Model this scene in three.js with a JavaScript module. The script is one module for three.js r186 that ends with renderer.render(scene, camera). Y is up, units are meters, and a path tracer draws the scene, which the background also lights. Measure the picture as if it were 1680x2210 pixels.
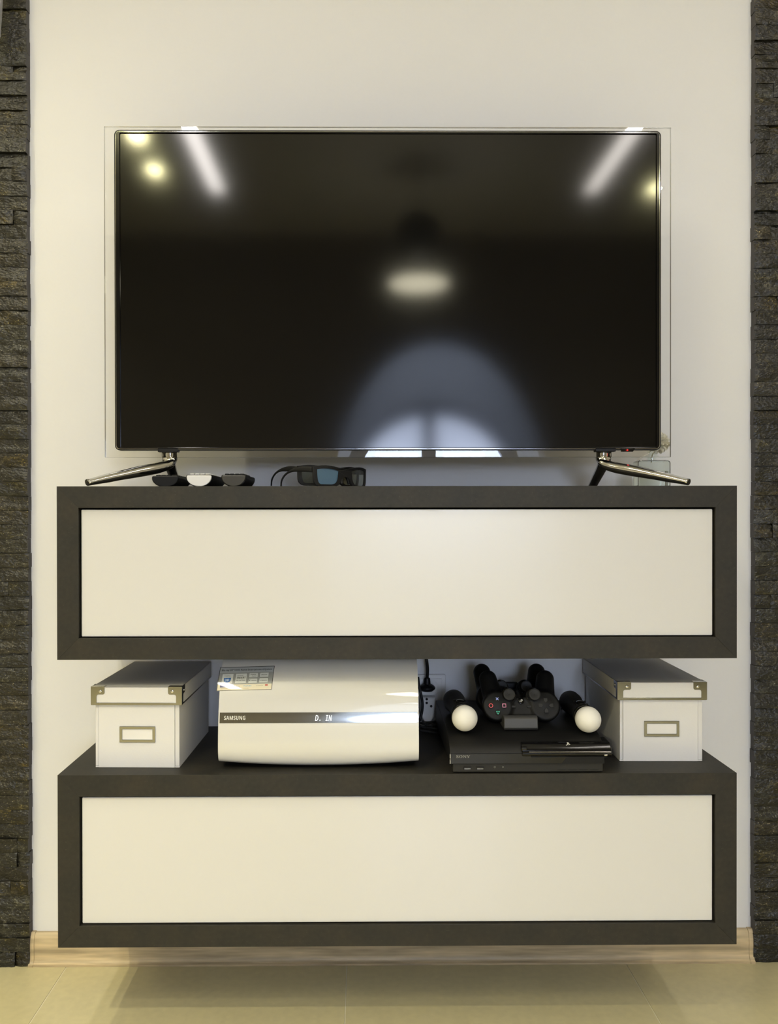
import * as THREE from 'three';
import { RoundedBoxGeometry } from 'three/addons/geometries/RoundedBoxGeometry.js';
import { mergeGeometries, mergeVertices } from 'three/addons/utils/BufferGeometryUtils.js';
import { ImprovedNoise } from 'three/addons/math/ImprovedNoise.js';
import { MarchingCubes } from 'three/addons/objects/MarchingCubes.js';
import { FontLoader } from 'three/addons/loaders/FontLoader.js';
import { RectAreaLightUniformsLib } from 'three/addons/lights/RectAreaLightUniformsLib.js';

// ---------------------------------------------------------------- camera, light, exposure
const W = 1680, H = 2210, F = 1837, CZ = 1.842, CY = 0.97;
const scene = new THREE.Scene();
scene.background = new THREE.Color(0.5, 0.6, 0.8);
const camera = new THREE.PerspectiveCamera(2 * Math.atan(H / 2 / F) * 180 / Math.PI, W / H, 0.05, 40);
camera.position.set(0, CY, CZ);
camera.rotation.set(-0.0045, -0.0075, -0.0012, 'YXZ');
camera.setViewOffset(W, H, 41, -10, W, H);
const renderer = new THREE.WebGLRenderer({ antialias: true });
renderer.toneMapping = THREE.LinearToneMapping;
renderer.toneMappingExposure = 0.93;
renderer.shadowMap.enabled = true;
RectAreaLightUniformsLib.init();
const CEIL = 2.6, ROOM = { x0: -2.5, x1: 2.7, z1: 3.63 };
const WARM = [1, 0.91, 0.61], COOL = [1, 0.965, 0.955], DAY = [0.66, 0.76, 1.0];
const SPOT = 12;          // candela of a downlight
const SPOTS = [[-0.976, 2.31, 1], [-0.99, 2.68, 0.8], [-1.75, 3.0, 1], [1.47, 2.9, 0.7], [-1.2, 0.9, 0.3]];   // x, z, share
const STRIP = 28;          // radiance of the ceiling strips
const STRIPS = [[-0.72, 1.14], [1.13, 0.66]];
const PANE = 22;           // radiance of the daylit window panes
const PENDANT = 3;
const NICHE = 11;          // radiance of the skylight over the niche

// ---------------------------------------------------------------- helpers
const V3 = (x, y, z) => new THREE.Vector3(x, y, z);
const px = (x, z) => (x - 785) / F * (CZ - z), py = (y, z) => CY - (y - 1107) / F * (CZ - z);   // metres of a point on the plane z
let seed = 7;
const rnd = (a = 0, b = 1) => { seed = (seed * 1664525 + 1013904223) >>> 0; return a + (b - a) * seed / 4294967296; };
const perlin = new ImprovedNoise();
const fbm = (x, y, z, n = 4) => { let s = 0, a = 0.5; for (let i = 0; i < n; i++, a *= 0.5, x *= 2.03, y *= 2.03, z *= 2.03) s += a * perlin.noise(x, y, z + i * 7.3); return s; };
const smooth = (a, b, x) => { const t = Math.min(1, Math.max(0, (x - a) / (b - a))); return t * t * (3 - 2 * t); };
const taken = {};
const numbered = (name) => { const n = taken[name] = (taken[name] ?? -1) + 1; return n ? name + '_' + String(n).padStart(3, '0') : name; };
const shade = (m) => { m.castShadow = m.receiveShadow = true; return m; };
function part(name, geometry, material, parent, label) {
  const m = shade(new THREE.Mesh(Array.isArray(geometry) ? join(geometry) : geometry, material)); m.name = name; parent.add(m);
  if (label) m.userData.label = label;
  return m;
}
function struct(name, geometry, material, parent) {
  const m = part(name, geometry, material, parent ?? scene);
  if (!parent) m.userData.kind = 'structure';
  return m;
}
function thing(name, label, category, [x, y, z] = [0, 0, 0], group) {
  const o = new THREE.Group(); o.name = numbered(name); scene.add(o); o.position.set(x, y, z);
  o.userData = { label, category }; if (group) o.userData.group = group;
  return o;
}
function join(list) {
  return mergeGeometries(list.map((g) => {
    const n = g.index ? g.toNonIndexed() : g.clone();
    for (const k of Object.keys(n.attributes)) if (!['position', 'normal', 'uv'].includes(k)) n.deleteAttribute(k);
    if (!n.attributes.uv) n.setAttribute('uv', new THREE.BufferAttribute(new Float32Array(n.attributes.position.count * 2), 2));
    return n;
  }));
}
const box = (w, h, d, x = 0, y = 0, z = 0, r = 0) => (r ? new RoundedBoxGeometry(w, h, d, 2, r) : new THREE.BoxGeometry(w, h, d)).translate(x, y, z);
const slab = (x0, x1, y0, y1, z0, z1, r = 0) => box(x1 - x0, y1 - y0, z1 - z0, (x0 + x1) / 2, (y0 + y1) / 2, (z0 + z1) / 2, r);
function metreUV(g, scale = 1, du = 0, dv = 0) {   // uv in metres from the side each face looks to
  g = g.index ? g.toNonIndexed() : g;
  const p = g.attributes.position, uv = new Float32Array(p.count * 2), a = V3(), b = V3(), c = V3();
  for (let i = 0; i < p.count; i += 3) {
    a.fromBufferAttribute(p, i); b.fromBufferAttribute(p, i + 1).sub(a); c.fromBufferAttribute(p, i + 2).sub(a);
    const n = b.cross(c), ax = Math.abs(n.x), ay = Math.abs(n.y), az = Math.abs(n.z);
    for (let k = i; k < i + 3; k++) {
      const x = p.getX(k), y = p.getY(k), z = p.getZ(k);
      const [u, v] = az >= ax && az >= ay ? [x, y] : ay >= ax ? [x, z] : [z, y];
      uv[2 * k] = u * scale + du; uv[2 * k + 1] = v * scale + dv;
    }
  }
  g.setAttribute('uv', new THREE.BufferAttribute(uv, 2));
  return g;
}
function gridMesh(nu, nv, f, flip = false) {   // f(u, v) -> [x, y, z]
  const pos = [], uv = [], idx = [];
  for (let j = 0; j <= nv; j++) for (let i = 0; i <= nu; i++) { pos.push(...f(i / nu, j / nv)); uv.push(i / nu, j / nv); }
  for (let j = 0; j < nv; j++) for (let i = 0; i < nu; i++) {
    const a = j * (nu + 1) + i, b = a + 1, c = a + nu + 1, d = c + 1;
    flip ? idx.push(a, c, b, b, c, d) : idx.push(a, b, c, b, d, c);
  }
  const g = new THREE.BufferGeometry();
  g.setAttribute('position', new THREE.Float32BufferAttribute(pos, 3)); g.setAttribute('uv', new THREE.Float32BufferAttribute(uv, 2));
  g.setIndex(idx); g.computeVertexNormals();
  return g;
}
// A rod along a smooth curve with an elliptic section; radii(t) -> [across, upright]
function sweep(points, radii, steps = 40, seg = 20, up = V3(0, 1, 0)) {
  const curve = new THREE.CatmullRomCurve3(points, false, 'centripetal'), rings = [];
  let side = null;
  for (let i = 0; i <= steps; i++) {
    const t = i / steps, c = curve.getPointAt(t), d = curve.getTangentAt(t);
    let s = V3().crossVectors(d, up);
    if (s.length() < 0.25 && side) s = side.clone().addScaledVector(d, -side.dot(d));
    if (s.length() < 1e-3) s = V3(1, 0, 0).addScaledVector(d, -d.x);
    s.normalize(); if (side && s.dot(side) < 0) s.negate(); side = s;
    const n = V3().crossVectors(s, d).normalize(); rings.push([c, s, n, radii(t), d]);
  }
  const ringAt = (r, k, f) => { const a = k / seg * 2 * Math.PI, [c, s, n, [ra, rb], d] = r; return c.clone().addScaledVector(s, Math.cos(a) * ra * f).addScaledVector(n, Math.sin(a) * rb * f); };
  const pos = [], idx = [], all = [[rings[0], 0.01], [rings[0], 0.6], ...rings.map((r) => [r, 1]), [rings[steps], 0.6], [rings[steps], 0.01]];
  const dome = [0.0, 0.0];
  all.forEach(([r, f], j) => { for (let k = 0; k < seg; k++) pos.push(...ringAt(r, k, f).toArray()); });
  for (let j = 0; j < all.length - 1; j++) for (let k = 0; k < seg; k++) {
    const a = j * seg + k, b = j * seg + (k + 1) % seg, c = a + seg, d = b + seg; idx.push(a, b, c, b, d, c);
  }
  const g = new THREE.BufferGeometry(); g.setAttribute('position', new THREE.Float32BufferAttribute(pos, 3)); g.setIndex(idx); g.computeVertexNormals();
  return g;
}
const tube = (pts, r, steps = 30, seg = 10) => new THREE.TubeGeometry(new THREE.CatmullRomCurve3(pts), steps, r, seg);
const lathe = (pts, seg = 32) => new THREE.LatheGeometry(pts.map(([r, y]) => new THREE.Vector2(r, y)), seg);
function roundRect(w, h, r, x = 0, y = 0, path = new THREE.Shape()) {
  const a = x - w / 2, b = x + w / 2, c = y - h / 2, d = y + h / 2;
  path.moveTo(a + r, c); path.lineTo(b - r, c); path.absarc(b - r, c + r, r, -Math.PI / 2, 0); path.lineTo(b, d - r); path.absarc(b - r, d - r, r, 0, Math.PI / 2);
  path.lineTo(a + r, d); path.absarc(a + r, d - r, r, Math.PI / 2, Math.PI); path.lineTo(a, c + r); path.absarc(a + r, c + r, r, Math.PI, Math.PI * 1.5);
  return path;
}
const extrude = (shape, depth, bevel = 0, z = 0, seg = 8) => new THREE.ExtrudeGeometry(shape, { depth: depth - 2 * bevel, bevelEnabled: bevel > 0, bevelSize: bevel, bevelOffset: -bevel, bevelThickness: bevel, bevelSegments: 2, curveSegments: seg }).translate(0, 0, z + bevel);
function frameShape(x0, x1, y0, y1, r, X0, X1, Y0, Y1, R) {   // the inner edge first, then the outer
  const s = roundRect(X1 - X0, Y1 - Y0, R, (X0 + X1) / 2, (Y0 + Y1) / 2);
  s.holes.push(roundRect(x1 - x0, y1 - y0, r, (x0 + x1) / 2, (y0 + y1) / 2, new THREE.Path()));
  return s;
}
function dataMap(n, f, srgb, repeat = 1) {   // f(u, v) -> number or [r, g, b] from 0 to 1
  const d = new Uint8Array(n * n * 4);
  for (let j = 0; j < n; j++) for (let i = 0; i < n; i++) {
    const c = f(i / n, j / n), o = (j * n + i) * 4;
    for (let k = 0; k < 3; k++) d[o + k] = Math.max(0, Math.min(255, (c.length ? c[k] : c) * 255));
    d[o + 3] = 255;
  }
  const t = new THREE.DataTexture(d, n, n); t.magFilter = THREE.LinearFilter; t.minFilter = THREE.LinearMipmapLinearFilter; t.generateMipmaps = true;
  t.wrapS = t.wrapT = THREE.MirroredRepeatWrapping; t.repeat.set(repeat, repeat); if (srgb) t.colorSpace = THREE.SRGBColorSpace; t.needsUpdate = true;
  return t;
}
const std = (o) => new THREE.MeshStandardMaterial(o), phys = (o) => new THREE.MeshPhysicalMaterial(o);
const rgb = (r, g, b) => new THREE.Color(r, g, b);
const font = await new FontLoader().loadAsync('fonts/droid/droid_sans_bold.typeface.json');
const serif = await new FontLoader().loadAsync('fonts/droid/droid_serif_bold.typeface.json');
const mono = await new FontLoader().loadAsync('fonts/droid/droid_sans_mono_regular.typeface.json');
function letters(text, size, f = font, stretch = 1, slant = 0) {   // flat printed lettering, centred, in the xy plane
  const g = new THREE.ShapeGeometry(f.generateShapes(text, size), 4); g.computeBoundingBox();
  const b = g.boundingBox; g.translate(-(b.min.x + b.max.x) / 2, -(b.min.y + b.max.y) / 2, 0);
  const p = g.attributes.position; for (let i = 0; i < p.count; i++) p.setX(i, p.getX(i) * stretch + slant * p.getY(i));
  return g;
}

// ---------------------------------------------------------------- materials
const stoneTone = [], NS = 1024;
const stoneMap = dataMap(NS, (u, v) => {
  const a = fbm(u * 14, v * 40, 1, 4), b = fbm(u * 60, v * 110, 5, 3), f = fbm(u * 230 + v * 90, v * 280, 9, 2);
  const t = 0.5 + 0.5 * a + 0.35 * b, fleck = smooth(0.2, 0.4, f + 0.3 * b), vein = smooth(0.06, 0, Math.abs(fbm(u * 9, v * 16, 3, 3))) * 0.25;
  const ochre = smooth(0.05, 0.35, fbm(u * 5, v * 9, 21, 3));
  const k = 0.09 + 0.2 * t + 0.72 * fleck + vein * 0.7;
  return [k * (1 + 0.22 * ochre), k * (0.98 + 0.12 * ochre), k * (0.93 - 0.28 * ochre)];
}, true, 2);
const stoneBump = dataMap(NS, (u, v) => 0.5 + 0.22 * fbm(u * 26, v * 60, 2, 3) + 0.4 * fbm(u * 75 + v * 30, v * 120, 6, 4), false, 2);
const M = {};
M.stone = std({ map: stoneMap, bumpMap: stoneBump, bumpScale: 0.0035, roughness: 0.42, vertexColors: true, color: rgb(0.36, 0.345, 0.27) });
M.cut = std({ color: rgb(0.075, 0.07, 0.073), roughness: 0.75 });
M.backing = std({ color: rgb(0.03, 0.03, 0.03), roughness: 0.9 });
const laminateMap = dataMap(512, (u, v) => {
  const a = fbm(u * 9, v * 9, 3, 4), b = fbm(u * 60, v * 60, 8, 3), s = smooth(0.3, 0.42, fbm(u * 170, v * 170, 4, 2));
  const k = 0.145 + 0.04 * a + 0.04 * b + 0.07 * s;
  return [k * (1.06 + 0.1 * a), k, k * (0.86 - 0.1 * a)];
}, true, 2);
M.laminate = phys({ map: laminateMap, roughness: 0.55, specularIntensity: 0.7 });
M.gloss = phys({ color: rgb(0.6, 0.6, 0.605), roughness: 0.3, clearcoat: 0.55, clearcoatRoughness: 0.03 });
M.paint = std({ color: rgb(0.765, 0.765, 0.765), roughness: 0.75, bumpMap: dataMap(256, (u, v) => 0.5 + 0.5 * fbm(u * 50, v * 50, 2, 3), false, 2), bumpScale: 0.0003 });
M.ceiling = std({ color: rgb(0.78, 0.76, 0.72), roughness: 0.9 });
M.farwall = std({ color: rgb(0.22, 0.2, 0.18), roughness: 0.9 });
M.sidewall = std({ color: rgb(0.55, 0.53, 0.5), roughness: 0.9 });
M.alcove = std({ color: rgb(0.6, 0.62, 0.66), roughness: 0.8 });
M.tile = phys({ map: dataMap(512, (u, v) => { const k = 0.8 + 0.04 * fbm(u * 40, v * 40, 1, 3) + 0.03 * fbm(u * 5, v * 5, 4, 3); return [k, k * 0.955, k * 0.76]; }, true, 1.6), roughness: 0.32 });
M.grout = std({ color: rgb(0.8, 0.76, 0.62), roughness: 0.9 });
M.wood = std({ map: dataMap(512, (u, v) => {
  const g = fbm(u * 3 + 0.4 * fbm(u * 6, v * 8, 1, 2), v * 38, 2, 4), l = fbm(u * 10, v * 140, 7, 3), k = 0.74 + 0.3 * g + 0.14 * l;
  return [k * 0.97, k * 0.875, k * 0.7];
}, true, 1.4), roughness: 0.45 });
M.black = phys({ color: rgb(0.004, 0.004, 0.0045), roughness: 0.45, specularIntensity: 0.5 });
M.blackGloss = phys({ color: rgb(0.004, 0.004, 0.0045), roughness: 0.1, specularIntensity: 0.65 });
M.charcoal = phys({ color: rgb(0.017, 0.0165, 0.015), roughness: 0.55, specularIntensity: 0.6 });
M.key = phys({ color: rgb(0.03, 0.03, 0.03), roughness: 0.6, specularIntensity: 0.6 });
M.blackMatte = phys({ color: rgb(0.0055, 0.0055, 0.0058), roughness: 0.5, specularIntensity: 0.5 });
M.rubber = phys({ color: rgb(0.012, 0.012, 0.012), roughness: 0.65, specularIntensity: 0.6 });
M.screen = phys({ color: rgb(0.0016, 0.0016, 0.0018), roughness: 0.09, ior: 1.5, specularIntensity: 0.75 });
M.chrome = std({ color: rgb(0.6, 0.6, 0.6), metalness: 1, roughness: 0.08 });
M.darkChrome = std({ color: rgb(0.42, 0.41, 0.4), metalness: 1, roughness: 0.1 });
M.nickel = std({ color: rgb(0.27, 0.275, 0.29), metalness: 1, roughness: 0.1 });
M.clear = phys({ color: rgb(0.99, 0.99, 0.99), transmission: 1, thickness: 0.008, roughness: 0, ior: 1.49 });
M.glass = phys({ color: rgb(0.96, 0.98, 0.97), transmission: 1, thickness: 0, roughness: 0.02, ior: 1.5 });
M.water = phys({ color: rgb(0.97, 0.99, 0.97), transmission: 1, thickness: 0.04, roughness: 0, ior: 1.33 });
M.card = std({ color: rgb(0.68, 0.675, 0.675), roughness: 0.7, bumpMap: dataMap(256, (u, v) => 0.5 + 0.5 * fbm(u * 70, v * 70, 3, 2), false, 4), bumpScale: 0.0002 });
M.paper = std({ color: rgb(0.74, 0.73, 0.72), roughness: 0.8 });
M.whiteGloss = phys({ color: rgb(0.62, 0.615, 0.59), roughness: 0.28, clearcoat: 1, clearcoatRoughness: 0.02 });
M.whitePlastic = std({ color: rgb(0.78, 0.77, 0.75), roughness: 0.35 });
M.orb = phys({ color: rgb(0.7, 0.69, 0.65), roughness: 0.55 });
M.print = std({ color: rgb(0.2, 0.2, 0.19), roughness: 0.5 });
M.printWhite = std({ color: rgb(0.6, 0.6, 0.56), roughness: 0.5 });

// ---------------------------------------------------------------- the setting
const wallBack = struct('wall_back', metreUV(slab(ROOM.x0, ROOM.x1, -0.05, CEIL + 0.1, -0.15, 0)), M.paint);
struct('ceiling', slab(ROOM.x0, ROOM.x1, CEIL, CEIL + 0.15, -0.15, ROOM.z1 + 0.15), M.ceiling);
struct('wall_side_left', slab(ROOM.x0 - 0.15, ROOM.x0, -0.1, CEIL + 0.15, -0.15, ROOM.z1 + 0.15), M.sidewall);
struct('wall_side_right', slab(ROOM.x1, ROOM.x1 + 0.15, -0.1, CEIL + 0.15, -0.15, ROOM.z1 + 0.15), M.sidewall);
const floor = struct('floor', slab(ROOM.x0, ROOM.x1, -0.12, -0.0015, -0.15, ROOM.z1 + 1.5), M.grout);
{
  const T = 0.6, X0 = -0.037, Z0 = -0.25;
  for (let i = -5; i < 5; i++) for (let k = 0; k < 9; k++) {
    const x0 = Math.max(ROOM.x0, X0 + i * T + 0.001), x1 = Math.min(ROOM.x1, X0 + (i + 1) * T - 0.001), z0 = Math.max(0, Z0 + k * T + 0.001), z1 = Z0 + (k + 1) * T - 0.001;
    if (x1 - x0 < 0.02 || z0 > ROOM.z1 + 1.3) continue;
    part('tile', metreUV(slab(x0, x1, -0.01, 0, z0, z1, 0.0008), 1, rnd(0, 5), rnd(0, 5)), M.tile, floor);
  }
}
// stone cladding: rows of split-face stones, each with its own broken front and a sawn end
function stone(x0, x1, y0, y1, t, sawn, fine) {   // sawn: -1 left end, 1 right end, 0 none
  const w = x1 - x0, h = y1 - y0, nx = Math.max(3, Math.round(w / fine)), ny = fine < 0.009 ? 6 : 3, s = rnd(0, 100), tiltY = rnd(-0.09, 0.09), amp = rnd(0.6, 1.3), tone = rnd(0.65, 1.3), warm = rnd(-1, 1);
  const ledge = rnd() < 0.35 ? rnd(0.3, 0.7) : 2, bow = rnd(-0.002, 0.002);
  const front = (u, v) => {
    const x = x0 + u * w, y = y0 + v * h, e = Math.min(v, 1 - v) * h, ex = Math.min(u, 1 - u) * w;
    let z = t + amp * (0.0055 * fbm(x * 22 + s, y * 48, s, 4) + 0.0022 * fbm(x * 90 + s, y * 140, s + 9, 2)) + tiltY * (v - 0.5) * h + bow * Math.sin(u * 3.1);
    if (v > ledge) z -= 0.0025;
    z -= 0.0012 * (1 - smooth(0, 0.004, e)) * (0.4 + 1.6 * Math.abs(fbm(x * 60, y, s, 2))) + 0.0008 * (1 - smooth(0, 0.004, ex));
    return Math.max(0.006, z);
  };
  const pos = [], col = [], uv = [], nor = [];
  const g = gridMesh(nx, ny, (u, v) => [x0 + u * w, y0 + v * h, front(u, v)]).toNonIndexed();
  const P = g.attributes.position, N = g.attributes.normal, du = rnd(0, 9), dv = rnd(0, 9);
  for (let i = 0; i < P.count; i++) {
    const x = P.getX(i), y = P.getY(i); pos.push(x, y, P.getZ(i)); nor.push(N.getX(i), N.getY(i), N.getZ(i)); uv.push(x + du, y + dv);
    const k = tone * (1 + 0.8 * fbm(x * 30, y * 60, s, 2)); col.push(k * (1 + 0.07 * warm), k, k * (1 - 0.1 * warm));
  }
  const quad = (a, b, c, d, n, k, kk = k) => { for (const q of [a, b, c, a, c, d]) { pos.push(...q); nor.push(...n); col.push(...kk); uv.push(q[0] + q[2] + du, q[1] + dv); } };
  const dark = [0.9 * tone, 0.9 * tone, 0.88 * tone];
  const end = (right) => {
    for (let j = 0; j < ny; j++) {
      const v0 = j / ny, v1 = (j + 1) / ny, ya = y0 + v0 * h, yb = y0 + v1 * h;
      if (right) quad([x1, ya, front(1, v0)], [x1, ya, 0], [x1, yb, 0], [x1, yb, front(1, v1)], [1, 0, 0], dark);
      else quad([x0, ya, 0], [x0, ya, front(0, v0)], [x0, yb, front(0, v1)], [x0, yb, 0], [-1, 0, 0], dark);
    }
  };
  for (let i = 0; i < nx; i++) {
    const u0 = i / nx, u1 = (i + 1) / nx, xa = x0 + u0 * w, xb = x0 + u1 * w;
    quad([xa, y1, front(u0, 1)], [xb, y1, front(u1, 1)], [xb, y1, 0], [xa, y1, 0], [0, 1, 0], dark);
    quad([xa, y0, 0], [xb, y0, 0], [xb, y0, front(u1, 0)], [xa, y0, front(u0, 0)], [0, -1, 0], dark);
  }
  if (sawn <= 0) end(true);
  if (sawn >= 0) end(false);
  const rough = pos.length / 3; if (sawn) end(sawn > 0);
  const o = new THREE.BufferGeometry();
  for (const [k, a, n] of [['position', pos, 3], ['normal', nor, 3], ['uv', uv, 2], ['color', col, 3]]) o.setAttribute(k, new THREE.Float32BufferAttribute(a, n));
  if (sawn) { o.addGroup(0, rough, 0); o.addGroup(rough, pos.length / 3 - rough, 1); }
  return o;
}
const ROW = 0.0305, RECESS = [-0.7175, 0.8405];
for (const side of [-1, 1]) {
  const edge = side < 0 ? RECESS[0] : RECESS[1];
  const wall = struct(side < 0 ? 'wall_left' : 'wall_right', side < 0 ? slab(edge - 0.75, edge - 0.004, 0, CEIL, 0, 0.005) : slab(edge + 0.004, edge + 0.75, 0, CEIL, 0, 0.005), M.backing);
  for (let r = 0; r < Math.floor(CEIL / ROW); r++) {
    const y0 = r * ROW + 0.0004, y1 = (r + 1) * ROW - 0.0003, high = y0 > 2.2, cuts = [0];
    if (high) cuts.push(0.74);
    else { const c = rnd() < 0.13 ? rnd(0.02, 0.05) : rnd(0.09, 0.2); cuts.push(c, c + rnd(0.12, 0.25), 0.74); }
    for (let i = 0; i + 1 < cuts.length; i++) {
      const jit = i ? 0.0003 : rnd(-0.0012, 0.0012), a = cuts[i] + jit, b = cuts[i + 1] - 0.0003, t = 0.0195 + rnd(-0.003, 0.0035), f = high ? 0.05 : cuts[i] > 0.12 ? 0.02 : 0.0065;
      part('stone', side < 0 ? stone(edge - b, edge - a, y0, y1, t, i ? 0 : 1, f) : stone(edge + a, edge + b, y0, y1, t, i ? 0 : -1, f), i ? M.stone : [M.stone, M.cut], wall);
    }
  }
}
// skirting board: a moulded wood strip with an end cap at each stone edge
{
  const prof = (k = 0) => {
    const s = new THREE.Shape(); s.moveTo(0, 0); s.lineTo(0.023 + k, 0); s.lineTo(0.023 + k, 0.004); s.bezierCurveTo(0.0165 + k, 0.006, 0.0145 + k, 0.012, 0.0145 + k, 0.02);
    s.lineTo(0.0148 + k, 0.038); s.bezierCurveTo(0.015 + k, 0.052, 0.013 + k, 0.06, 0.006 + k, 0.0665 + k); s.lineTo(0, 0.0665 + k); return s;
  };
  const along = (x0, x1, k) => { const g = new THREE.ExtrudeGeometry(prof(k), { depth: x1 - x0, bevelEnabled: false, curveSegments: 10 }); g.rotateY(-Math.PI / 2); g.translate(x1, 0, 0); return g; };
  const board = (x0, x1, k) => { const g = along(x0, x1, k); g.applyMatrix4(new THREE.Matrix4()); return metreUV(g); };
  const base = struct('baseboard_back', board(RECESS[0] + 0.009, RECESS[1] - 0.009, 0), M.wood);
  part('end_cap', board(RECESS[0] - 0.001, RECESS[0] + 0.009, 0.0016), M.wood, base);
  part('end_cap', board(RECESS[1] - 0.009, RECESS[1] + 0.001, 0.0016), M.wood, base);
}
// the wall behind the camera, with an arched opening to a niche with an arched window
function arch(cx, half, spring, rise, bottom, path) {
  path.moveTo(cx - half, bottom); path.lineTo(cx + half, bottom); path.lineTo(cx + half, spring); path.absellipse(cx, spring, half, rise, 0, Math.PI, false); path.lineTo(cx - half, bottom); return path;
}
{
  const r = new THREE.Shape(); r.moveTo(ROOM.x0, -0.1); r.lineTo(ROOM.x1, -0.1); r.lineTo(ROOM.x1, CEIL + 0.1); r.lineTo(ROOM.x0, CEIL + 0.1); r.lineTo(ROOM.x0, -0.1);
  r.holes.push(arch(0.455, 0.66, 0.9, 1.09, -0.05, new THREE.Path()));
  struct('wall_front', extrude(r, 0.15, 0, ROOM.z1, 40), M.farwall);
  const z0 = ROOM.z1 + 0.15, z1 = z0 + 1.0;
  struct('wall_niche_left', slab(-0.55, -0.45, 0, 2.3, z0, z1), M.alcove);
  struct('wall_niche_right', slab(1.36, 1.46, 0, 2.3, z0, z1), M.alcove);
  struct('ceiling_niche', slab(-0.55, 1.46, 2.3, 2.4, z0, z1), M.alcove);
  const e = new THREE.Shape(); e.moveTo(-0.55, 0); e.lineTo(1.46, 0); e.lineTo(1.46, 2.4); e.lineTo(-0.55, 2.4); e.lineTo(-0.55, 0);
  e.holes.push(arch(0.51, 0.66, 1.15, 0.62, 0.94, new THREE.Path()));
  struct('wall_niche_end', extrude(e, 0.12, 0, z1, 40), M.alcove);
  const win = struct('window_1', (() => { const s = arch(0.51, 0.66, 1.15, 0.62, 0.94, new THREE.Shape()); s.holes.push(arch(0.51, 0.55, 1.17, 0.5, 0.99, new THREE.Path())); return extrude(s, 0.06, 0, z1 + 0.02, 30); })(), std({ color: rgb(0.06, 0.06, 0.07), roughness: 0.5 }));
  part('mullion', slab(0.425, 0.525, 0.98, 1.67, z1 + 0.022, z1 + 0.075), win.material, win);
  const day = std({ color: rgb(0.5, 0.5, 0.5), emissive: rgb(...DAY), emissiveIntensity: PANE, roughness: 0.6 });
  part('pane', extrude(arch(0.51, 0.56, 1.17, 0.51, 0.98, new THREE.Shape()), 0.004, 0, z1 + 0.085, 30), day, win);
  for (const x of [0.24, 0.73]) {
    const l = new THREE.RectAreaLight(rgb(...DAY), PANE * 0.6, 0.3, 0.4); l.position.set(x, 1.2, z1 + 0.015); l.lookAt(x, 1.2, 0); l.name = 'window_daylight'; scene.add(l);
  }
  const sky2 = struct('window_2', slab(-0.3, 1.2, 2.27, 2.3, z0 + 0.1, z1 - 0.12), std({ color: rgb(0.5, 0.5, 0.5), emissive: rgb(...DAY), emissiveIntensity: NICHE * 0.5, roughness: 0.6 }));
  const sl = new THREE.RectAreaLight(rgb(0.76, 0.85, 1), NICHE, 1.5, z1 - z0 - 0.22); sl.position.set(0.45, 2.262, (z0 + z1) / 2); sl.rotation.x = -Math.PI / 2; sl.name = 'skylight_glow'; scene.add(sl);
  struct('wall_niche_outside', slab(-0.6, 1.5, -0.1, 2.5, z1 + 0.15, z1 + 0.2), M.alcove);
}

// ---------------------------------------------------------------- lamps on the ceiling behind the camera
SPOTS.forEach(([x, z, k], i) => {
  const t = thing('ceiling_spotlight', ['recessed warm ceiling spotlight nearest the wall on the left of the room', 'second recessed warm ceiling spotlight on the left of the room', 'outermost recessed warm ceiling spotlight on the left', 'single recessed warm ceiling spotlight on the right of the room', 'recessed warm ceiling spotlight close above the left stone wall'][i], 'spotlight', [x, CEIL, z], 'ceiling spotlights');
  part('trim_ring', lathe([[0.036, 0.001], [0.036, -0.004], [0.046, -0.004], [0.048, -0.001], [0.048, 0]]), M.chrome, t);
  part('bulb', lathe([[0.0005, -0.004], [0.034, -0.004], [0.035, -0.001], [0.0005, -0.001]]), std({ color: rgb(0.5, 0.5, 0.4), emissive: rgb(1, 0.93, 0.5), emissiveIntensity: 420 * k, roughness: 0.5 }), t);
  const l = new THREE.SpotLight(rgb(...WARM), SPOT * k, 0, i === 4 ? 1.1 : 1.0, i === 4 ? 0.8 : 0.7, 2); l.position.set(x, CEIL - 0.008, z); l.target.position.set(x * 0.97, 0, z - 0.2); l.castShadow = true; l.shadow.radius = 0.7; l.name = 'spotlight_beam'; scene.add(l, l.target);
});
STRIPS.forEach(([x, k], i) => {
  const z0 = 0.9, z1 = 2.88;
  const t = thing('ceiling_strip_light', i ? 'long white strip light in the ceiling on the right' : 'long white strip light in the ceiling on the left', 'strip light', [x, CEIL, (z0 + z1) / 2], 'ceiling strip lights');
  part('housing', slab(-0.05, 0.05, -0.03, 0, -(z1 - z0) / 2, (z1 - z0) / 2, 0.004), M.whitePlastic, t);
  part('diffuser', slab(-0.0325, 0.0325, -0.034, -0.028, -(z1 - z0) / 2 + 0.01, (z1 - z0) / 2 - 0.01), std({ color: rgb(0.8, 0.8, 0.8), emissive: rgb(1, 0.9, 0.76), emissiveIntensity: STRIP * 0.55 }), t);
  const l = new THREE.RectAreaLight(rgb(...COOL), STRIP * k, 0.065, z1 - z0 - 0.02); l.position.set(x, CEIL - 0.036, (z0 + z1) / 2); l.rotation.x = -Math.PI / 2; l.name = 'strip_glow'; scene.add(l);
});
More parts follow.
